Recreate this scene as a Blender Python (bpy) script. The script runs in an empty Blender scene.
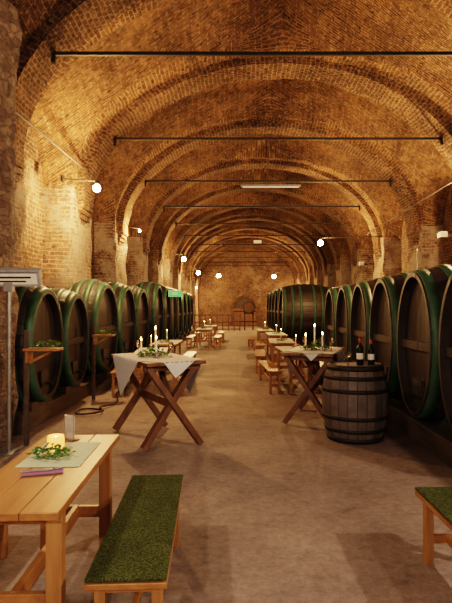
import bpy, math, random
from mathutils import Vector, Matrix
random.seed(7)
F=520.0; HC=1.6
CX=0.9; W=4.3; D=0.6; ZS=3.87; RISE=3.06
SP=3.8; Y0=7.57
YMIN=-7.0; YMAX=46.0
XL=CX-W-D; XR=CX+W+D

# ---------------------------------------------------------------- materials
def newmat(name):
    m=bpy.data.materials.new(name); m.use_nodes=True
    nt=m.node_tree; b=nt.nodes['Principled BSDF']
    return m,nt,b
def ramp(nt,fac,stops):
    r=nt.nodes.new('ShaderNodeValToRGB'); e=r.color_ramp.elements
    while len(e)<len(stops): e.new(0.5)
    for el,(p,c) in zip(e,stops):
        el.position=p; el.color=(c[0],c[1],c[2],1)
    nt.links.new(fac,r.inputs[0]); return r.outputs[0]
def mix(nt,fac,a,b,mode='MIX'):
    m=nt.nodes.new('ShaderNodeMix'); m.data_type='RGBA'; m.blend_type=mode
    for s,v in ((m.inputs[0],fac),(m.inputs[6],a),(m.inputs[7],b)):
        if hasattr(v,'links'): nt.links.new(v,s)
        elif isinstance(v,(int,float)): s.default_value=v
        else: s.default_value=(v[0],v[1],v[2],1)
    return m.outputs[2]
def noise(nt,vec,scale,detail=4,rough=.6):
    n=nt.nodes.new('ShaderNodeTexNoise'); n.inputs['Scale'].default_value=scale
    n.inputs['Detail'].default_value=detail; n.inputs['Roughness'].default_value=rough
    nt.links.new(vec,n.inputs['Vector']); return n.outputs[0]
def bump(nt,b,h,strength=.5,dist=.02):
    n=nt.nodes.new('ShaderNodeBump'); n.inputs['Strength'].default_value=strength
    n.inputs['Distance'].default_value=dist
    nt.links.new(h,n.inputs['Height']); nt.links.new(n.outputs[0],b.inputs['Normal'])
def mixf(nt,fac,k):
    m=nt.nodes.new('ShaderNodeMath'); m.operation='MULTIPLY'; nt.links.new(fac,m.inputs[0]); m.inputs[1].default_value=k
    return m.outputs[0]

def brickmat(name,c1,c2,mortar,plaster=None,plast_lo=.55,bw=.28,rh=.085,speck=.6):
    m,nt,b=newmat(name)
    tc=nt.nodes.new('ShaderNodeTexCoord'); uv=tc.outputs['UV']; ob=tc.outputs['Object']
    nz=nt.nodes.new('ShaderNodeTexNoise'); nz.inputs['Scale'].default_value=2.5; nz.inputs['Detail'].default_value=4; nt.links.new(uv,nz.inputs['Vector'])
    vm=nt.nodes.new('ShaderNodeVectorMath'); vm.operation='MULTIPLY_ADD'
    nt.links.new(nz.outputs[1],vm.inputs[0]); vm.inputs[1].default_value=(.1,.08,0); nt.links.new(uv,vm.inputs[2])
    br=nt.nodes.new('ShaderNodeTexBrick'); nt.links.new(vm.outputs[0],br.inputs['Vector'])
    br.inputs['Scale'].default_value=1; br.inputs['Brick Width'].default_value=bw; br.inputs['Row Height'].default_value=rh
    br.inputs['Mortar Size'].default_value=.012; br.inputs['Mortar Smooth'].default_value=.25
    br.inputs['Color1'].default_value=(*c1,1); br.inputs['Color2'].default_value=(*c2,1); br.inputs['Mortar'].default_value=(*mortar,1)
    br.inputs['Bias'].default_value=-.1
    big=noise(nt,ob,.5,6,.68)
    st=ramp(nt,big,[(.34,(.36,.33,.32)),(.5,(.88,.86,.84)),(.66,(1.4,1.32,1.2))])
    col=mix(nt,1.0,br.outputs[0],st,'MULTIPLY')
    md=ramp(nt,noise(nt,ob,6,8,.8),[(.33,(.3,.28,.27)),(.5,(1,1,1)),(.68,(1.6,1.52,1.4))])
    col=mix(nt,.75,col,md,'MULTIPLY')
    spf=ramp(nt,noise(nt,uv,13,4,.7),[(.56,(0,0,0)),(.64,(1,1,1))])
    col=mix(nt,mixf(nt,spf,speck),col,(.5,.4,.3))
    dk=ramp(nt,noise(nt,uv,10,4,.75),[(.38,(1,1,1)),(.45,(0,0,0))])
    col=mix(nt,mixf(nt,dk,.8),col,(.035,.026,.021))
    if plaster:
        pf=ramp(nt,noise(nt,ob,1.1,9,.75),[(plast_lo,(0,0,0)),(plast_lo+.08,(1,1,1))])
        pc=mix(nt,noise(nt,ob,7,6,.7),tuple(x*.45 for x in plaster),tuple(min(1,x*1.5) for x in plaster))
        col=mix(nt,mixf(nt,pf,.75),col,pc)
    nt.links.new(col,b.inputs['Base Color']); b.inputs['Roughness'].default_value=.92
    b.inputs['Specular IOR Level'].default_value=.15
    inv=nt.nodes.new('ShaderNodeInvert'); nt.links.new(br.outputs[1],inv.inputs[1])
    h=mix(nt,.55,inv.outputs[0],noise(nt,ob,9,7,.8))
    bump(nt,b,h,1,.1)
    return m

M_VAULT=brickmat('vault_brick',(.25,.13,.072),(.13,.068,.044),(.36,.26,.165),(.3,.21,.135),.62,speck=.55)
M_RIB=brickmat('rib_brick',(.19,.1,.06),(.1,.055,.038),(.3,.21,.14),None,.5,.14,.085,speck=.5)
M_PIER=brickmat('pier_brick',(.3,.19,.14),(.17,.108,.085),(.42,.33,.26),(.42,.34,.28),.45)
M_WALL=brickmat('wall_brick',(.25,.15,.1),(.14,.082,.062),(.34,.26,.19),(.34,.26,.2),.53)

def stonemat():
    m,nt,b=newmat('rubble_stone')
    tc=nt.nodes.new('ShaderNodeTexCoord')
    mp=nt.nodes.new('ShaderNodeMapping'); mp.inputs['Scale'].default_value=(1,1,1.9); nt.links.new(tc.outputs['Object'],mp.inputs[0]); ob=mp.outputs[0]
    nn=nt.nodes.new('ShaderNodeTexNoise'); nn.inputs['Scale'].default_value=6; nn.inputs['Detail'].default_value=5; nt.links.new(ob,nn.inputs['Vector'])
    vm=nt.nodes.new('ShaderNodeVectorMath'); vm.operation='MULTIPLY_ADD'; nt.links.new(nn.outputs[1],vm.inputs[0]); vm.inputs[1].default_value=(.16,.16,.16); nt.links.new(ob,vm.inputs[2]); q=vm.outputs[0]
    v=nt.nodes.new('ShaderNodeTexVoronoi'); v.inputs['Scale'].default_value=6; nt.links.new(q,v.inputs['Vector'])
    col=ramp(nt,v.outputs['Color'],[(.1,(.17,.12,.1)),(.5,(.27,.2,.165)),(.9,(.38,.3,.25))])
    v2=nt.nodes.new('ShaderNodeTexVoronoi'); v2.feature='DISTANCE_TO_EDGE'; v2.inputs['Scale'].default_value=6; nt.links.new(q,v2.inputs['Vector'])
    e=ramp(nt,v2.outputs['Distance'],[(.0,(0,0,0)),(.1,(1,1,1))])
    col=mix(nt,e,(.24,.185,.15),col)
    md=ramp(nt,noise(nt,tc.outputs['Object'],7,8,.8),[(.3,(.3,.28,.27)),(.7,(1.6,1.5,1.4))])
    col=mix(nt,1.0,col,md,'MULTIPLY')
    nt.links.new(col,b.inputs['Base Color']); b.inputs['Roughness'].default_value=.92
    bump(nt,b,mix(nt,.7,e,noise(nt,tc.outputs['Object'],9,8,.8)),1,.08)
    return m
M_STONE=stonemat()

def mapr(nt,v,a,bb):
    n=nt.nodes.new('ShaderNodeMapRange'); n.inputs[1].default_value=a; n.inputs[2].default_value=bb
    nt.links.new(v,n.inputs[0]); return n.outputs[0]
def floormat():
    m,nt,b=newmat('concrete_floor')
    tc=nt.nodes.new('ShaderNodeTexCoord'); ob=tc.outputs['Object']
    c=ramp(nt,noise(nt,ob,.8,9,.68),[(.3,(.18,.135,.122)),(.5,(.26,.2,.178)),(.7,(.34,.27,.238))])
    c2=ramp(nt,noise(nt,ob,16,8,.8),[(.3,(.62,.6,.6)),(.7,(1.32,1.32,1.32))])
    c=mix(nt,1.0,c,c2,'MULTIPLY')
    ck=ramp(nt,noise(nt,ob,3.2,9,.82),[(.36,(.5,.45,.42)),(.44,(1,1,1))])
    c=mix(nt,.6,c,ck,'MULTIPLY')
    br=nt.nodes.new('ShaderNodeTexBrick'); nt.links.new(ob,br.inputs['Vector'])
    br.offset=0; br.inputs['Scale'].default_value=1; br.inputs['Brick Width'].default_value=1.3; br.inputs['Row Height'].default_value=2.4
    br.inputs['Mortar Size'].default_value=.008; br.inputs['Color1'].default_value=(1,1,1,1); br.inputs['Color2'].default_value=(.94,.94,.95,1); br.inputs['Mortar'].default_value=(.75,.72,.7,1)
    sx=nt.nodes.new('ShaderNodeSeparateXYZ'); nt.links.new(ob,sx.inputs[0])
    far=ramp(nt,mapr(nt,sx.outputs[1],-53,53),[(.57,(0,0,0)),(.6,(1,1,1))])
    c=mix(nt,mixf(nt,far,.7),c,mix(nt,1,c,br.outputs[0],'MULTIPLY'))
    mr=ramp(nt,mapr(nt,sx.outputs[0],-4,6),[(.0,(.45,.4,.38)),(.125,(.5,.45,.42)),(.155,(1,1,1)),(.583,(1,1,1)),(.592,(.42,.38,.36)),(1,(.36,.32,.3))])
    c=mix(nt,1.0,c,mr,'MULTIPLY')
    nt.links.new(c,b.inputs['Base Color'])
    r=ramp(nt,noise(nt,ob,2,6,.65),[(.3,(.62,.62,.62)),(.7,(.88,.88,.88))])
    nt.links.new(r,b.inputs['Roughness']); b.inputs['Specular IOR Level'].default_value=.35
    bump(nt,b,noise(nt,ob,10,8,.75),.45,.02)
    return m
M_FLOOR=floormat()

def woodmat(name,dark,light,scale=(1,1,1),rough=.5,grain=18):
    m,nt,b=newmat(name)
    tc=nt.nodes.new('ShaderNodeTexCoord')
    mp=nt.nodes.new('ShaderNodeMapping'); mp.inputs['Scale'].default_value=scale
    nt.links.new(tc.outputs['Object'],mp.inputs[0])
    n=noise(nt,mp.outputs[0],grain,5,.6)
    c=ramp(nt,n,[(.3,dark),(.7,light)])
    nt.links.new(c,b.inputs['Base Color']); b.inputs['Roughness'].default_value=rough
    bump(nt,b,n,.15,.005)
    return m
M_PINE=woodmat('pine_wood',(.23,.095,.03),(.38,.18,.065),(1,.1,1),.4)
M_PINEL=woodmat('pine_leg',(.25,.11,.04),(.4,.205,.08),(1,1,.1),.45)
M_BROWN=woodmat('brown_wood',(.1,.042,.02),(.2,.092,.045),(1,1,.3),.5,12)
M_DARKW=woodmat('dark_beam_wood',(.035,.022,.017),(.09,.058,.042),(1,.2,1),.7,9)

def stavemat(name,c1,c2,rough,wd=.06):
    m,nt,b=newmat(name)
    tc=nt.nodes.new('ShaderNodeTexCoord'); uv=tc.outputs['UV']
    s=nt.nodes.new('ShaderNodeSeparateXYZ'); nt.links.new(uv,s.inputs[0])
    fl=nt.nodes.new('ShaderNodeMath'); fl.operation='FLOOR'; nt.links.new(s.outputs[0],fl.inputs[0])
    fr=nt.nodes.new('ShaderNodeMath'); fr.operation='FRACT'; nt.links.new(s.outputs[0],fr.inputs[0])
    wn=nt.nodes.new('ShaderNodeTexWhiteNoise'); wn.noise_dimensions='1D'; nt.links.new(fl.outputs[0],wn.inputs['W'])
    c=mix(nt,wn.outputs[0],c1,c2)
    n=noise(nt,tc.outputs['Object'],5,6,.7)
    c=mix(nt,.7,c,ramp(nt,n,[(.3,(.5,.5,.5)),(.7,(1.5,1.5,1.5))]),'MULTIPLY')
    g=ramp(nt,fr.outputs[0],[(0,(0,0,0)),(wd,(1,1,1)),(1-wd,(1,1,1)),(1,(0,0,0))])
    c=mix(nt,1,c,mix(nt,g,(.25,.25,.25),(1,1,1)),'MULTIPLY')
    nt.links.new(c,b.inputs['Base Color']); b.inputs['Roughness'].default_value=rough
    bump(nt,b,g,.5,.01)
    return m
M_CASK=stavemat('cask_staves',(.02,.016,.018),(.046,.033,.03),.5)
M_HEAD=stavemat('cask_head',(.022,.015,.016),(.042,.028,.026),.45)
M_BARREL=stavemat('barrel_staves',(.075,.058,.055),(.14,.108,.1),.6)

def plain(name,col,rough=.5,metal=0,nscale=0,var=.3,em=None,ems=0):
    m,nt,b=newmat(name)
    b.inputs['Base Color'].default_value=(*col,1); b.inputs['Roughness'].default_value=rough; b.inputs['Metallic'].default_value=metal
    tc=nt.nodes.new('ShaderNodeTexCoord')
    if nscale:
        n=noise(nt,tc.outputs['Object'],nscale,5,.65)
        c=ramp(nt,n,[(.3,tuple(x*(1-var) for x in col)),(.7,tuple(min(1,x*(1+var)) for x in col))])
        nt.links.new(c,b.inputs['Base Color'])
    if em:
        b.inputs['Emission Color'].default_value=(*em,1); b.inputs['Emission Strength'].default_value=ems
    return m
M_GREEN=plain('green_hoop_paint',(.034,.09,.055),.5,0,6,.4)
M_IRON=plain('rusty_iron',(.035,.027,.024),.6,.5,12,.4)
M_STEEL=plain('galvanised_steel',(.3,.3,.31),.4,.7,10,.2)
M_PANEL=plain('grey_panel',(.3,.3,.32),.5,0,10,.2)
M_CLOTH=plain('white_linen',(.62,.61,.63),.9,0,30,.06)
M_RUNNER=plain('green_white_runner',(.45,.5,.38),.9,0,40,.08)
M_WAX=plain('candle_wax',(.85,.78,.65),.5,0,0)
M_FLAME=plain('candle_flame',(1,.6,.2),.5,0,0,0,(1,.55,.18),30)
M_BULB=plain('bulb_glass',(1,.85,.6),.5,0,0,0,(1,.62,.25),70)
M_TUBE=plain('tube_glass',(.6,.6,.55),.4,0,0,0,(1,.9,.75),.12)
M_LEAF=plain('leaf_green',(.07,.17,.03),.5,0,20,.5)
M_BOTTLE=plain('dark_bottle_glass',(.008,.012,.008),.08)
M_LABEL=plain('bottle_label',(.75,.72,.68),.7)
M_RED=plain('red_capsule',(.35,.02,.02),.4)
M_NAPKIN=plain('purple_napkin',(.25,.12,.22),.9,0,30,.1)
M_PAPER=plain('printed_card',(.7,.68,.64),.6,0,25,.12)
M_EXIT=plain('exit_sign_green',(.03,.35,.12),.5,0,0,0,(.05,.7,.25),.3)
def glassmat(name,col,rough=.05):
    m,nt,b=newmat(name); b.inputs['Base Color'].default_value=(*col,1); b.inputs['Roughness'].default_value=rough
    b.inputs['Transmission Weight'].default_value=1; b.inputs['IOR'].default_value=1.3; return m
M_GLASS=glassmat('clear_glass',(.95,.95,.95))
M_AMBER=plain('amber_candle_glass',(.8,.35,.12),.25,0,14,.3,(1,.36,.08),.9)
def turfmat():
    m,nt,b=newmat('artificial_turf')
    tc=nt.nodes.new('ShaderNodeTexCoord')
    n=noise(nt,tc.outputs['Object'],150,3,.7)
    n2=noise(nt,tc.outputs['Object'],5,4,.7)
    c=ramp(nt,n,[(.36,(.022,.032,.01)),(.5,(.066,.084,.028)),(.64,(.15,.17,.08))])
    c=mix(nt,.6,c,ramp(nt,n2,[(.3,(.6,.6,.6)),(.7,(1.35,1.3,1.2))]),'MULTIPLY')
    nt.links.new(c,b.inputs['Base Color']); b.inputs['Roughness'].default_value=.95
    b.inputs['Specular IOR Level'].default_value=.1
    bump(nt,b,n,1,.014); return m
M_TURF=turfmat()

# ---------------------------------------------------------------- mesh builder
class MB:
    def __init__(s): s.v=[];s.f=[];s.m=[];s.sm=[];s.uv=[];s.mats=[]
    def mi(s,m):
        if m not in s.mats: s.mats.append(m)
        return s.mats.index(m)
    def add(s,vs,fs,mat,smooth=False,uvs=None,M=None):
        o=len(s.v); i=s.mi(mat)
        for p in vs:
            p=Vector(p); s.v.append(tuple(M@p) if M is not None else tuple(p))
        for k,f in enumerate(fs):
            s.f.append([o+a for a in f]); s.m.append(i); s.sm.append(smooth); s.uv.append(uvs[k] if uvs else None)
    def box(s,c,size,mat,M=None,bev=0):
        x,y,z=[a/2 for a in size]; vs=[]
        for sx in(-1,1):
            for sy in(-1,1):
                for sz in(-1,1): vs.append((c[0]+sx*x,c[1]+sy*y,c[2]+sz*z))
        s.add(vs,[(0,1,3,2),(4,6,7,5),(0,4,5,1),(2,3,7,6),(0,2,6,4),(1,5,7,3)],mat,False,None,M)
    def beam(s,p0,p1,w,h,mat,up=(0,0,1),M=None):
        p0=Vector(p0);p1=Vector(p1); d=(p1-p0).normalized(); u=Vector(up)
        r=d.cross(u).normalized(); u=r.cross(d).normalized()
        vs=[p+r*a*w/2+u*b*h/2 for p in(p0,p1) for a,b in((-1,-1),(1,-1),(1,1),(-1,1))]
        s.add(vs,[(3,2,1,0),(4,5,6,7),(0,1,5,4),(1,2,6,5),(2,3,7,6),(3,0,4,7)],mat,False,None,M)
    def tube(s,p0,p1,r0,r1,mat,n=12,M=None):
        p0=Vector(p0);p1=Vector(p1); d=(p1-p0).normalized()
        u=Vector((1,0,0)) if abs(d.x)<.9 else Vector((0,1,0))
        r=d.cross(u).normalized();u=r.cross(d)
        vs=[p+(r*math.cos(a)+u*math.sin(a))*rr for p,rr in((p0,r0),(p1,r1)) for a in[2*math.pi*k/n for k in range(n)]]
        s.add(vs,[(k,(k+1)%n,n+(k+1)%n,n+k) for k in range(n)],mat,True,None,M)
        s.add(vs,[tuple(range(n-1,-1,-1)),tuple(range(n,2*n))],mat,False,None,M)
    def lathe(s,prof,mat,n=20,M=None,c=(0,0,0)):
        vs=[(c[0]+r*math.cos(2*math.pi*k/n),c[1]+r*math.sin(2*math.pi*k/n),c[2]+z) for r,z in prof for k in range(n)]
        fs=[(j*n+k,j*n+(k+1)%n,(j+1)*n+(k+1)%n,(j+1)*n+k) for j in range(len(prof)-1) for k in range(n)]
        s.add(vs,fs,mat,True,None,M)
    def obj(s,name,loc=(0,0,0),rz=0,bevel=0,autouv=False):
        me=bpy.data.meshes.new(name); me.from_pydata(s.v,[],s.f)
        for m in s.mats: me.materials.append(m)
        me.polygons.foreach_set('material_index',s.m); me.polygons.foreach_set('use_smooth',s.sm)
        ul=me.uv_layers.new(name='UVMap')
        for p,u in zip(me.polygons,s.uv):
            for k,li in enumerate(p.loop_indices):
                if u: ul.data[li].uv=u[k]
                else:
                    co=me.vertices[me.loops[li].vertex_index].co; n=p.normal
                    if abs(n.z)>.7: ul.data[li].uv=(co.x,co.y)
                    elif abs(n.x)>abs(n.y): ul.data[li].uv=(co.y+loc[1],co.z)
                    else: ul.data[li].uv=(co.x+loc[0],co.z)
        me.update()
        o=bpy.data.objects.new(name,me); o.location=loc; o.rotation_euler=(0,0,rz)
        bpy.context.collection.objects.link(o)
        if bevel:
            b=o.modifiers.new('bevel','BEVEL'); b.width=bevel; b.segments=2; b.limit_method='ANGLE'
        return o

# ---------------------------------------------------------------- hall shell
def zmain(x):
    t=abs(x-CX)/W
    return ZS+RISE*math.sqrt(1-t*t) if t<1 else ZS
LW=1.22
def bayc(y):
    k=math.floor((y-Y0)/SP); return y-(Y0+(k+.5)*SP)
def zlun(x,y):
    dy=bayc(y)
    if abs(dy)>=LW: return -1
    dist=W+D-abs(x-CX)
    return ZS-.05+1.4*math.sqrt(1-(dy/LW)**2)+.72*dist
xs=[]
NT=150
xs+= [CX-W-D+i*D/8 for i in range(8)]
for i in range(NT+1): xs.append(CX-W*math.cos(math.pi*i/NT))
xs+= [CX+W+(i+1)*D/8 for i in range(8)]
arc=[0]
for a,b in zip(xs,xs[1:]): arc.append(arc[-1]+math.hypot(b-a,zmain(b)-zmain(a)))
NY=int((YMAX-YMIN)/.07); ys=[YMIN+(YMAX-YMIN)*j/NY for j in range(NY+1)]
from mathutils import noise as mn
mb=MB(); vs=[]
for y in ys:
    for x in xs:
        z=max(zmain(x),zlun(x,y))
        nn=mn.noise(Vector((x*.9,y*.9,z*.9)))*.07+mn.noise(Vector((x*3,y*3,z*3)))*.04
        t=(x-CX)/(W+D)
        vs.append((x-nn*t*1.0,y,z+nn))
fs=[];uvs=[];nx=len(xs)
for j in range(NY):
    for i in range(nx-1):
        xc=(xs[i]+xs[i+1])/2; yc=(ys[j]+ys[j+1])/2
        lun=zlun(xc,yc)>zmain(xc)
        idx=[(i,j),(i,j+1),(i+1,j+1),(i+1,j)]
        fs.append([b*nx+a for a,b in idx])
        if lun:
            uvs.append([(xs[a],2*LW*math.asin(max(-1,min(1,bayc(yc)/LW+(ys[b]-yc)/LW)))) for a,b in idx])
        else: uvs.append([(ys[b],arc[a]) for a,b in idx])
mb.add(vs,fs,M_VAULT,False,uvs)
mb.obj('ceiling')

def grid_wall(name,x,inner):
    mb=MB(); mb.box((x,(YMIN+YMAX)/2,3),(.3,YMAX-YMIN,6.0),M_WALL); return mb.obj(name)
grid_wall('wall_left',XL-.13,1); grid_wall('wall_right',XR+.13,-1)
mb=MB(); mb.box((CX,YMAX+.15,3.6),(2*(W+D)+.6,.3,7.2),M_WALL); mb.obj('wall_back')
mb=MB(); mb.box((CX,YMIN-.15,3.6),(2*(W+D)+.6,.3,7.2),M_WALL); mb.obj('wall_front')
mb=MB(); mb.box((CX,(YMIN+YMAX)/2,-.1),(2*(W+D)+.6,YMAX-YMIN+.6,.2),M_FLOOR); mb.obj('floor')

def rough_box(name,c,size,mat,amp=.04,step=.16):
    mb=MB(); sx,sy,sz=size
    def disp(p):
        q=Vector(p)
        n=mn.noise_vector(q*1.7)*amp+mn.noise_vector(q*5)*amp*.5
        return (q.x+n.x,q.y+n.y,q.z)
    def face(o,u,v):
        o=Vector(o);u=Vector(u);v=Vector(v)
        a=max(1,int(u.length/step));b=max(1,int(v.length/step))
        P=[o+u*i/a+v*j/b for j in range(b+1) for i in range(a+1)]
        fs=[(j*(a+1)+i,j*(a+1)+i+1,(j+1)*(a+1)+i+1,(j+1)*(a+1)+i) for j in range(b) for i in range(a)]
        pr=(lambda p:(p.y,p.z)) if abs(u.y)>1e-6 else (lambda p:(p.x,p.z))
        mb.add([disp(p) for p in P],fs,mat,True,[[pr(P[k]) for k in f] for f in fs])
    x0,y0,z0=c[0]-sx/2,c[1]-sy/2,c[2]-sz/2
    face((x0,y0,z0),(sx,0,0),(0,0,sz)); face((x0+sx,y0,z0),(0,sy,0),(0,0,sz))
    face((x0+sx,y0+sy,z0),(-sx,0,0),(0,0,sz)); face((x0,y0+sy,z0),(0,-sy,0),(0,0,sz))
    return mb.obj(name)
PW=SP-2*LW
k=-4
while Y0+k*SP<YMAX:
    y=Y0+k*SP
    if y-PW/2>YMIN-.1 and y+PW/2<YMAX+.3:
        for sgn,X in((1,XL+D/2),(-1,XR-D/2)):
            rough_box('brick_pier',(X,y,2.05),(D+.06,PW,4.1),M_PIER,.06)
        mb=MB(); T=.15; hw=.36; n=72
        P=[]
        for i in range(n+1):
            a=math.pi*i/n
            for (dx,dy) in((T,-hw),(T,hw),(-.12,hw),(-.12,-hw)):
                w_=mn.noise(Vector((i*.31,y,dx*3+dy)))*.045
                P.append((CX-(W-dx+w_)*math.cos(a),y+dy+w_,ZS-.05+(RISE-dx+.05+w_)*math.sin(a)))
        fs=[];uv=[]
        for i in range(n):
            for q in range(4):
                r=(q+1)%4
                fs.append((4*i+q,4*i+r,4*i+4+r,4*i+4+q))
                s0=i*.16;s1=s0+.16
                o={0:(0,.84),1:(1,1.28),2:(2,2.84),3:(3,3.28)}[q]
                uv.append([(o[0],s0),(o[1],s0),(o[1],s1),(o[0],s1)])
        mb.add(P,fs,M_RIB,False,uv)
        for sg in(-1,1):
            xo=CX+sg*W
            for q in range(4):
                t=T*(1-q*.25); mb.box((xo-sg*(t/2-.05),y,ZS-.1-q*.1),(t+.1,2*hw,.1),M_RIB)
        mb.obj('brick_arch_rib')
        if k>=-1:
            mb=MB(); hx=W*math.sqrt(1-((5.3-ZS)/RISE)**2)+.1
            mb.beam((CX-hx,y,5.3),(CX+hx,y,5.3),.045,.05,M_IRON)
            for sg in(-1,1):
                mb.beam((CX+sg*(hx-.34),y-.05,5.14),(CX+sg*(hx-.34),y+.05,5.46),.05,.05,M_IRON)
            mb.obj('iron_tie_rod')
    k+=1
rough_box('stone_buttress',(XL+.66,4.8,2.6),(1.28,3.1,5.2),M_STONE,.08,.1)
mb=MB(); mb.tube((-2.85,6.2,4.12),(-3.1,11.0,4.42),.014,.014,M_IRON,8); mb.obj('iron_tie_bar')
mb=MB(); mb.tube((4.6,11.0,4.3),(4.75,19.0,4.3),.014,.014,M_IRON,8); mb.obj('iron_tie_bar')

def rail(x,y0,y1,h=.24):
    mb=MB(); mb.box((0,(y1-y0)/2,h/2),(.2,y1-y0,h),M_DARKW); mb.obj('cask_support_beam',(x,y0,0),0,.01)
rail(-2.8,6.55,33); rail(-3.2,6.6,10.5); rail(2.25,2.6,12.3); rail(3.4,2.6,12.3); rail(2.2,21.5,35); rail(3.5,21.5,35)

# ---------------------------------------------------------------- casks
def cask(xh,yc,rx,rz,length,side,zb=.22,door=True,name='wine_cask',hoops=None):
    mb=MB(); n=48; ST=15; NS=34
    def rad(t): return 1-.13*t*t
    def X(t): return side*(t+1)/2*length
    def pt(t,a,e=0):
        s=rad(t); return (X(t),(rx*s+e)*math.cos(a),zb+rz+(rz*s+e)*math.sin(a))
    V=[];Fs=[];U=[]
    for j in range(ST):
        t=-1+2*j/(ST-1)
        for i in range(n): V.append(pt(t,2*math.pi*i/n))
    for j in range(ST-1):
        for i in range(n):
            Fs.append((j*n+i,j*n+(i+1)%n,(j+1)*n+(i+1)%n,(j+1)*n+i))
            u0=i*NS/n;u1=(i+1)*NS/n; U.append([(u0,j),(u1,j),(u1,j+1),(u0,j+1)])
    mb.add(V,Fs,M_CASK,True,U)
    for t0,sg in((-1,1),(1,-1)):
        ti=t0+sg*.13*(1.5/length)
        A=[pt(t0,2*math.pi*i/n) for i in range(n)]+[pt(t0,2*math.pi*i/n,-.05) for i in range(n)]
        r2=[(X(ti),p[1],p[2]) for p in A[n:]]
        A=A+r2
        mb.add(A,[(a*n+i,a*n+(i+1)%n,(a+1)*n+(i+1)%n,(a+1)*n+i) for a in range(2) for i in range(n)],M_CASK,False)
        mb.add(r2,[tuple(range(n))],M_HEAD,False,[[(p[1]/.13+50,p[2]) for p in r2]])
    for tc,w in (hoops or ((-.91,.11),(-.6,.1),(-.28,.1),(.28,.1),(.6,.1),(.91,.11))):
        h=w/length; e=.014
        V=[pt(tc-h,2*math.pi*i/n,0) for i in range(n)]+[pt(tc-h,2*math.pi*i/n,e) for i in range(n)]+[pt(tc+h,2*math.pi*i/n,e) for i in range(n)]+[pt(tc+h,2*math.pi*i/n,0) for i in range(n)]
        mb.add(V,[(a*n+i,a*n+(i+1)%n,(a+1)*n+(i+1)%n,(a+1)*n+i) for a in range(3) for i in range(n)],M_GREEN,True)
    xf=side*.07; zc=zb+rz
    if door:
        mb.box((xf,0,zc-.02),(.05,2*rx*.82,.1),M_HEAD)
        mb.box((xf+side*.01,0,zb+.36*rz),(.05,.32*rx*1.3,.42*rz),M_CASK)
        mb.box((xf-side*.02,0,zb+.36*rz),(.03,.5*rx,.04),M_IRON)
        mb.tube((xf,0,zb+.36*rz),(xf-side*.12,0,zb+.36*rz),.016,.022,M_IRON,8)
    for q in(.22,.78):
        mb.box((side*length*q,0,zb+.02),(.14,rx*1.1,.16),M_DARKW)
    return mb.obj(name,(xh,yc,0))
HL=((-.86,.11),(-.3,.11),(.3,.1),(.86,.11))
cask(-2.62,7.25,.67,.86,.72,-1,.24,hoops=HL)
cask(-2.62,8.62,.66,.84,.72,-1,.24,hoops=HL)
y=10.55
for i,(r,h) in enumerate([(.95,.98),(.95,1.0),(.98,1.0)]):
    cask(-2.6,y,r,h,.72,-1,.22,hoops=HL); y+=2*r+.08
for i in range(7):
    cask(-2.5,y+.3,.95,1.12,.8,-1,.22,hoops=HL); y+=2.0
y=4.72
for i in range(6):
    cask(2.05,y,.67,.96,1.65,1,.22); y+=1.38
y=23.0
for i in range(5):
    cask(1.95,y,1.2,1.22,2.1,1,.22); y+=2.5

# ---------------------------------------------------------------- small barrel with bottles
def small_barrel(loc):
    mb=MB(); n=40; H=.92; ST=13; NS=22
    rr=lambda z:.40-.075*((z/H-.5)*2)**2
    V=[];Fs=[];U=[]
    for j in range(ST):
        z=H*j/(ST-1)
        for i in range(n): a=2*math.pi*i/n; V.append((rr(z)*math.cos(a),rr(z)*math.sin(a),z))
    for j in range(ST-1):
        for i in range(n):
            Fs.append((j*n+i,j*n+(i+1)%n,(j+1)*n+(i+1)%n,(j+1)*n+i)); U.append([(i*NS/n,j),((i+1)*NS/n,j),((i+1)*NS/n,j+1),(i*NS/n,j+1)])
    mb.add(V,Fs,M_BARREL,True,U)
    mb.lathe([(.325,H),(.3,H+.005),(.3,H-.03)],M_BARREL,n)
    c=[(.3*math.cos(2*math.pi*i/n),.3*math.sin(2*math.pi*i/n),H-.015) for i in range(n)]
    mb.add(c,[tuple(range(n))],M_BARREL,False,[[(p[0]/.08+30,p[1]) for p in c]])
    for zc,w in((.035,.06),(.15,.045),(.3,.045),(.62,.045),(.77,.045),(.885,.06)):
        r0=rr(zc-w/2);r1=rr(zc+w/2)
        mb.lathe([(r0,zc-w/2),(r0+.008,zc-w/2),(r1+.008,zc+w/2),(r1,zc+w/2)],M_IRON,n)
    return mb.obj('wooden_barrel',loc)
small_barrel((1.45,6.4,0))
BT=.907
def bottle(loc,h=.31,label=True):
    mb=MB(); s=h/.31
    mb.lathe([(0,0),(.036,0),(.038,.01),(.038,.18),(.034,.205),(.016,.235),(.0135,.25),(.0135,.3),(.016,.3),(.016,.31),(0,.31)],M_BOTTLE,20,Matrix.Scale(s,4))
    mb.lathe([(.0388,.07),(.0388,.14)],M_LABEL,20,Matrix.Scale(s,4))
    mb.lathe([(.0145,.26),(.0165,.312),(0,.312)],M_RED,16,Matrix.Scale(s,4))
    return mb.obj('wine_bottle',loc)
bottle((1.49,6.30,BT),.33); bottle((1.62,6.28,BT),.31)
def wineglass(loc):
    mb=MB(); mb.lathe([(0,0),(.033,0),(.03,.004),(.004,.008),(.0035,.08),(.015,.09),(.034,.115),(.036,.14),(.028,.18)],M_GLASS,16); return mb.obj('wine_glass',loc)
wineglass((1.33,6.25,BT))

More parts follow.
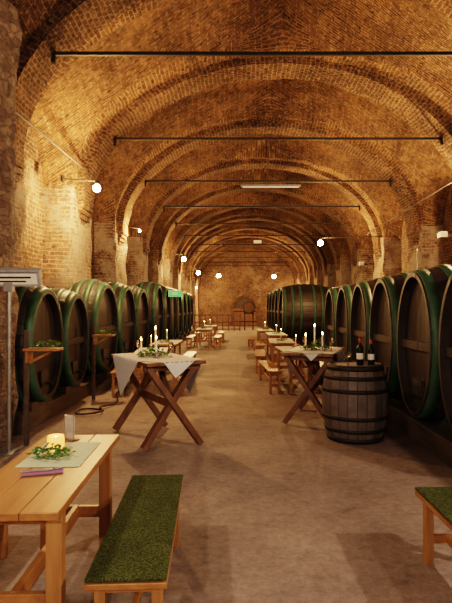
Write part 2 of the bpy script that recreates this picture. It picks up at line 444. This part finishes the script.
# ---------------------------------------------------------------- plants, candles
def foliage(name,loc,rx,ry,h,n=60,size=.035,rz=0):
    mb=MB()
    for _ in range(n):
        a=random.uniform(0,6.28); q=math.sqrt(random.random())
        p=Vector((rx*q*math.cos(a),ry*q*math.sin(a),.016+random.uniform(.0,h)*(1.1-q)))
        M=Matrix.Translation(p)@Matrix.Rotation(random.uniform(0,6.28),4,'Z')@Matrix.Rotation(random.uniform(-.9,.3),4,'Y')
        s=size*random.uniform(.7,1.4)
        mb.add([(0,0,0),(s*.4,s*.32,.004),(s,0,-.003),(s*.4,-s*.32,.004),(s*.45,0,-.006)],[(0,4,1),(1,4,2),(0,3,4),(3,2,4)],M_LEAF,False,None,M)
    for _ in range(6):
        a=random.uniform(0,6.28)
        mb.tube((0,0,.01),(rx*.9*math.cos(a),ry*.9*math.sin(a),.012),.003,.002,M_LEAF,5)
    return mb.obj(name,loc,rz)
def candle(loc,h=.2,r=.011,holder=True):
    mb=MB()
    if holder: mb.lathe([(0,0),(.04,0),(.04,.006),(.012,.012),(.01,.05),(.018,.055),(.018,.07),(0,.07)],M_STEEL,16)
    z=.06 if holder else 0
    mb.lathe([(r,z),(r*.95,z+h),(0,z+h)],M_WAX,12)
    mb.tube((0,0,z+h),(0,0,z+h+.012),.0015,.0015,M_IRON,5)
    mb.lathe([(0,z+h+.006),(.007,z+h+.018),(.0055,z+h+.032),(0,z+h+.055)],M_FLAME,10)
    return mb.obj('candlestick',loc)

# ---------------------------------------------------------------- high trestle tables
def cloth_on(name,hx,hy,z,half,ang,loc,rz,mat=M_CLOTH,offset=(0,0)):
    mb=MB(); n=36; V=[];
    ca,sa=math.cos(ang),math.sin(ang)
    for j in range(n+1):
        for i in range(n+1):
            u=(-1+2*i/n)*half[0]; v=(-1+2*j/n)*half[1]
            x=u*ca-v*sa+offset[0]; y=u*sa+v*ca+offset[1]
            cx=max(-hx,min(hx,x)); cy=max(-hy,min(hy,y))
            o=math.hypot(x-cx,y-cy)
            sx=(1 if x>0 else -1)*(.012+.02*o) if abs(x)>hx else 0
            sy=(1 if y>0 else -1)*(.012+.02*o+.012*math.sin(x*22)*min(1,o*4)) if abs(y)>hy else 0
            V.append((cx+sx,cy+sy,z+.004-o))
    mb.add(V,[(j*(n+1)+i,j*(n+1)+i+1,(j+1)*(n+1)+i+1,(j+1)*(n+1)+i) for j in range(n) for i in range(n)],mat,True)
    return mb.obj(name,loc,rz)
def high_table(loc,rz,L=1.35,Wd=.72,H=1.0):
    mb=MB()
    npl=5
    for i in range(npl):
        w=Wd/npl; mb.box((-Wd/2+w*(i+.5),0,H-.02),(w-.004,L,.04),M_BROWN)
    for sy in(-1,1):
        yy=sy*(L/2-.17)
        mb.box((0,yy,H-.075),(Wd*.92,.07,.07),M_BROWN)
        for sx in(-1,1):
            oy=yy+sx*.035
            mb.beam((sx*.3,oy,H-.06),(-sx*.33,oy+sy*.03,.03),.065,.1,M_BROWN,(0,1,0))
        mb.beam((0,yy,.52),(0,sy*.08,H-.06),.05,.06,M_BROWN,(1,0,0))
    mb.beam((0,-L/2+.17,.5),(0,L/2-.17,.5),.05,.09,M_BROWN)
    return mb.obj('trestle_bar_table',loc,rz,.004)
RA=math.radians(30)
high_table((-1.0,6.38,0),RA)
cloth_on('tablecloth',.36,.675,1.0,(.55,.66),math.radians(38),(-1.0,6.38,0),RA)
RB=math.radians(-18)
high_table((1.12,7.5,0),RB)
cloth_on('tablecloth',.36,.675,1.0,(.5,.6),math.radians(45),(1.12,7.5,0),RB)
def deco(x,y,z):
    candle((x-.15,y,z),.13); candle((x+.0,y+.16,z),.26); candle((x+.06,y-.17,z),.16)
    foliage('ivy_garland',(x,y,z),.2,.12,.12,150,.045)
deco(-1.02,6.35,1.005); deco(1.12,7.35,1.005)
wineglass((-1.25,6.6,1.005)); wineglass((-.8,6.3,1.005)); wineglass((1.3,7.2,1.005)); wineglass((1.0,7.7,1.005))

# ---------------------------------------------------------------- foreground table + benches
def beer_table(loc,Wd,L,H=.75,rz=0,name='wooden_table',lw=.06):
    mb=MB(); n=3
    for i in range(n):
        w=Wd/n; mb.box((-Wd/2+w*(i+.5),0,H-.0175),(w-.002,L,.035),M_PINE)
    for sy in(-1,1):
        yy=sy*(L/2-.16)
        mb.box((0,yy,H-.07),(Wd-.06,.045,.07),M_PINE)
        for sx in(-1,1): mb.box((sx*(Wd/2-.06),yy,(H-.036)/2),(lw,lw,H-.036),M_PINEL)
        mb.box((0,yy,.3),(Wd-.14,.035,.07),M_PINE)
    mb.beam((0,-L/2+.16,.3),(0,L/2-.16,.3),.035,.08,M_PINE)
    return mb.obj(name,loc,rz,.004)
def bench(loc,Wd,L,H=.45,rz=0,turf=True):
    mb=MB()
    mb.box((0,0,H-.025-(.012 if turf else 0)),(Wd,L,.028),M_PINE)
    if turf: mb.box((0,0,H-.008),(Wd-.002,L-.002,.016),M_TURF)
    for sy in(-1,1):
        yy=sy*(L/2-.1)
        for sx in(-1,1): mb.box((sx*(Wd/2-.05),yy,(H-.045)/2),(.05,.055,H-.045),M_PINEL)
        mb.box((0,yy,H-.075),(Wd-.1,.04,.06),M_PINE)
        mb.box((0,yy,.16),(Wd-.12,.03,.05),M_PINE)
    mb.beam((0,-L/2+.1,.16),(0,L/2-.1,.16),.03,.05,M_PINE)
    return mb.obj('turf_covered_bench' if turf else 'wooden_bench',loc,rz,.004)
beer_table((-1.01,2.82,0),.49,1.34,.75,math.radians(2),lw=.07)
bench((-.51,2.9,0),.35,1.38,.45,math.radians(3))
bench((1.33,2.66,0),.35,1.38,.45,math.radians(1))
bench((-1.62,2.75,0),.35,1.38,.45,math.radians(1))
mb=MB(); mb.box((0,0,0),(.34,.5,.003),M_RUNNER); mb.obj('table_runner',(-1.02,3.02,.753),math.radians(2))
mb=MB(); mb.lathe([(0,0),(.04,0),(.048,.01),(.05,.06),(.046,.085),(.043,.085),(.045,.06),(.043,.012),(0,.012)],M_AMBER,24)
mb.lathe([(0,.013),(.03,.013),(.03,.04),(0,.04)],M_WAX,16); mb.lathe([(0,.045),(.007,.055),(0,.085)],M_FLAME,10)
mb.obj('candle_jar',(-1.08,3.1,.756))
foliage('ivy_sprig',(-1.05,2.93,.757),.12,.09,.06,90,.032)
mb=MB(); mb.box((0,0,.003),(.13,.06,.005),M_GLASS)
mb.box((0,0,.08),(.09,.004,.15),M_PAPER); mb.box((0,-.005,.08),(.095,.003,.155),M_GLASS); mb.obj('menu_card_holder',(-1.08,3.36,.753),math.radians(-35))
mb=MB(); mb.box((0,0,.004),(.2,.09,.006),M_NAPKIN,Matrix.Rotation(.3,4,'Z'))
mb.obj('folded_napkin',(-1.0,2.68,.753))
for q,(dx,dy) in enumerate([(-.02,0),(.02,.03)]):
    mb=MB(); mb.beam((-.09,0,.003),(.03,0,.003),.008,.003,M_STEEL); mb.lathe([(0,0),(.014,.002),(.012,.005),(0,.006)],M_STEEL,12,Matrix.Translation((.05,0,0))@Matrix.Diagonal((1.8,1,1,1)))
    mb.obj('spoon',(-1.0+dx,2.67+dy,.762),.35)

# ---------------------------------------------------------------- distant tables & benches
def seating(x,y,L=2.0,rz=0,cloth=True):
    beer_table((x,y,0),.6,L,.75,rz)
    if cloth: cloth_on('tablecloth',.3,L/2,.75,(.31,L/2*.9),0,(x,y,0),rz)
    c,s=math.cos(rz),math.sin(rz)
    bench((x-.55*c,y-.55*s,0),.26,L,.45,rz,False); bench((x+.55*c,y+.55*s,0),.26,L,.45,rz,False)
    candle((x,y,.757),.2)
    foliage('ivy_garland',(x,y-.3,.757),.14,.22,.09,60,.05)
seating(1.2,10.6,2.0,.06); seating(1.15,13.6,2.0,-.04); seating(1.3,17.2); seating(1.1,20.4)
seating(-1.7,10.3,1.8,.1); seating(-1.75,13.0,1.8); seating(-1.35,21.5,2,0); seating(-1.3,25.2,2,0)

# ---------------------------------------------------------------- left sign post and shelves
mb=MB()
mb.tube((0,0,0),(0,0,1.86),.022,.022,M_STEEL,14); mb.lathe([(0,0),(.13,0),(.13,.012),(.03,.02),(0,.02)],M_STEEL,20)
Mt=Matrix.Translation((.05,0,1.93))@Matrix.Rotation(.35,4,'X')
mb.box((0,0,0),(.6,.07,.17),M_PANEL,Mt); mb.box((0,-.038,0),(.54,.008,.12),M_PAPER,Mt)
mb.box((0,-.044,.02),(.42,.004,.022),M_IRON,Mt); mb.box((0,-.044,-.025),(.3,.004,.018),M_IRON,Mt)
mb.box((0,.0,.095),(.63,.12,.02),M_PANEL,Mt)
mb.box((0,0,1.83),(.1,.06,.1),M_STEEL)
mb.obj('information_sign_stand',(-2.52,5.75,0),0,.003)
def shelf(loc,w,post=True):
    mb=MB(); mb.box((0,0,0),(w,.22,.03),M_PINE); mb.box((-w/2+.03,0,-.08),(.03,.16,.14),M_PINE)
    mb.beam((-w/2+.03,0,-.16),(w/2-.1,0,-.02),.03,.03,M_PINE)
    mb.box((-w/2+.0,0,-.45),(.05,.05,1.34-.0),M_DARKW)
    mb.obj('drinks_shelf',loc,0,.003); foliage('ivy_sprig',(loc[0]+.05,loc[1],loc[2]+.016),w*.4,.1,.09,60,.055)
shelf((-2.25,6.05,1.12),.4); shelf((-2.33,9.1,1.12),.36)

cu=bpy.data.curves.new('garden_hose','CURVE'); cu.dimensions='3D'; cu.bevel_depth=.014; cu.bevel_resolution=3
sp=cu.splines.new('NURBS'); pts=[]
for i in range(16):
    a=i*.5; r=.2+.02*math.sin(i*1.7); pts.append((r*math.cos(a),r*math.sin(a)*1.3,.016+.0025*i))
pts+=[(.3,.7,.02),(.1,1.4,.02),(-.1,2.2,.02)]
sp.points.add(len(pts)-1)
for p,q in zip(sp.points,pts): p.co=(*q,1)
o=bpy.data.objects.new('rubber_hose',cu); o.location=(-2.25,7.9,0); bpy.context.collection.objects.link(o); cu.materials.append(M_IRON)

# ---------------------------------------------------------------- lamps
def point(loc,power,col,r=.06):
    l=bpy.data.lights.new('bulb_light','POINT'); l.energy=power; l.color=col; l.shadow_soft_size=r
    o=bpy.data.objects.new('bulb_light',l); o.location=loc; return o
def lamp(loc,power,col,side,rb=.065):
    mb=MB()
    xe=(XL+D if side<0 else XR-D)-loc[0]
    mb.lathe([(0,-rb),(rb*.5,-rb*.87),(rb*.87,-rb*.5),(rb,0),(rb*.87,rb*.5),(rb*.4,rb),(0,rb)],M_BULB,18)
    mb.lathe([(rb*.45,rb*.9),(rb*.5,rb*1.8),(0,rb*1.9)],M_IRON,14)
    mb.tube((0,0,rb*1.8),(xe,0,rb*1.8+.05),.012,.012,M_IRON,8)
    mb.box((xe-.02*side*-1,0,rb*1.8+.05),(.04,.12,.12),M_IRON)
    o=mb.obj('bracket_or_fill_lamp',loc)  # also used for the added lamps that only supply fill light
    p=point((0,-rb-.08,-rb-.06),power,col); bpy.context.collection.objects.link(p); p.parent=o
    return o
WARM=(1,.60,.26)
WARM_FILL=(1,.8,.6)
lamp((-2.75,10.2,3.95),200,WARM,-1,.075)
lamp((2.95,18.4,3.9),230,WARM,1,.1)
lamp((-2.5,24.4,3.9),190,WARM,-1,.11)
lamp((-1.3,37,3.9),200,WARM,-1,.15)
lamp((2.7,38,3.9),220,WARM,1,.15)
lamp((-2.3,31,3.7),190,WARM,-1,.12)
lamp((-3.35,43,3.3),260,WARM,-1,.06)  # this pair is added, tucked behind the piers to brighten the end wall
lamp((5.15,43,3.3),260,WARM,1,.06)
lamp((4.6,9.3,3.7),330,WARM,1)
lamp((-2.9,15.5,3.9),80,WARM,-1,.04)
lamp((-2.3,2.2,3.4),75,WARM_FILL,-1)  # these four are added out of view as fill light for the foreground
lamp((3.6,1.6,3.0),150,WARM_FILL,1)
lamp((-1.0,-2.0,3.0),185,WARM_FILL,-1)
lamp((2.6,-2.5,3.0),160,WARM_FILL,1)
def flood(loc,power,rx=0):
    mb=MB(); mb.box((0,0,0),(.16,.22,.12),M_STEEL); mb.box((0,0,.065),(.14,.2,.01),M_TUBE); mb.box((.14,0,-.02),(.2,.05,.05),M_IRON)
    o=mb.obj('flood_lamp',loc)
    l=bpy.data.lights.new('flood_light','SPOT'); l.energy=power; l.color=WARM; l.spot_size=2.6; l.spot_blend=.6; l.shadow_soft_size=.08
    s=bpy.data.objects.new('flood_light',l); s.location=(0,0,.12); s.rotation_euler=(math.pi,math.radians(-25),0); bpy.context.collection.objects.link(s); s.parent=o
flood((4.78,12.1,3.3),380); flood((4.78,20.0,3.3),220)
mb=MB(); mb.box((0,0,0),(1.75,.09,.05),M_STEEL); mb.tube((-.82,0,-.04),(.82,0,-.04),.016,.016,M_TUBE,10)
for sx in(-.6,.6): mb.tube((sx,0,.02),(sx,0,.1),.006,.006,M_IRON,6)
mb.obj('tube_lamp',(.98,Y0+2*SP,5.17))
mb=MB(); mb.box((0,-.02,0),(.34,.03,.14),M_LABEL); mb.box((0,0,.0),(.37,.03,.17),M_IRON); mb.tube((0,0,.08),(0,0,.75),.01,.01,M_IRON,6); mb.obj('hanging_sign',(.9,Y0+4*SP,4.5))
mb=MB(); mb.box((0,-.02,2.1),(.42,.03,.2),M_EXIT); mb.box((0,0,2.1),(.45,.03,.23),M_LABEL); mb.box((.0,-.037,2.1),(.18,.005,.07),M_LABEL); mb.tube((0,.02,0),(0,.02,2.05),.02,.02,M_IRON,8); mb.lathe([(0,0),(.14,0),(.14,.015),(0,.02)],M_IRON,16); mb.obj('exit_sign',(-2.15,18.0,0))
mb=MB(); mb.tube((0,0,1.5),(0,0,3.3),.015,.015,M_STEEL,8); mb.obj('electric_conduit',(5.1,14.7,0))

# ---------------------------------------------------------------- far end
mb=MB()
for i in range(9): mb.box((-1.6+i*.4,0,.6),(.07,.06,1.2),M_BROWN)
for z in(.12,.6,1.1): mb.box((0,-.05,z),(3.3,.05,.08),M_BROWN)
mb.obj('wooden_rack',(-1.4,36.5,0))
mb=MB(); R=1.1; hs=1.5; n=24
prof=[(-R,0)]+[(-R*math.cos(math.pi*i/n),hs+R*math.sin(math.pi*i/n)) for i in range(n+1)]+[(R,0)]
P=[(x,-.12,z) for x,z in prof]; mb.add(P,[tuple(range(len(P)))],M_DARKW)
for i in range(len(prof)-1):
    a=Vector((prof[i][0],-.1,prof[i][1]));b=Vector((prof[i+1][0],-.1,prof[i+1][1]))
    mb.beam(a*1.0,b*1.0,.2,.24,M_RIB,(0,1,0))
for i in range(6):
    x=-.92+i*.368; mb.box((x,-.14,(hs+.1)/2),(.34,.04,hs),M_BROWN)
for z in(.4,1.3): mb.box((0,-.17,z),(2.0,.03,.1),M_IRON)
mb.obj('door_1',(.7,YMAX-.02,0))
mb=MB()
mb.tube((0,-.3,0),(0,.3,0),.42,.42,M_CASK,24)
for a in(-.24,.24): mb.tube((0,a-.03,0),(0,a+.03,0),.435,.435,M_IRON,24)
mb.tube((0,-.31,0),(0,-.3,0),.36,.36,M_BROWN,24)
for sx in(-1,1): mb.box((sx*.3,0,-.98),(.08,.5,1.3),M_DARKW)
mb.box((0,0,-.4),(.75,.5,.1),M_DARKW)
mb.obj('display_barrel',(.85,37.5,1.63))

# ---------------------------------------------------------------- world, camera
w=bpy.data.worlds.new('World'); bpy.context.scene.world=w; w.use_nodes=True
w.node_tree.nodes['Background'].inputs[0].default_value=(.5,.4,.32,1); w.node_tree.nodes['Background'].inputs[1].default_value=.1
cam=bpy.data.cameras.new('camera'); co=bpy.data.objects.new('camera',cam); bpy.context.collection.objects.link(co)
co.location=(0,0,HC); co.rotation_euler=(math.pi/2,0,0)
cam.sensor_width=36; cam.lens=F/603*36; cam.shift_x=-11/603; cam.shift_y=6.5/603; cam.clip_start=.05; cam.clip_end=200
bpy.context.scene.camera=co
vs_=bpy.context.scene.view_settings
vs_.view_transform='Filmic'; vs_.look='High Contrast'; vs_.exposure=1.15
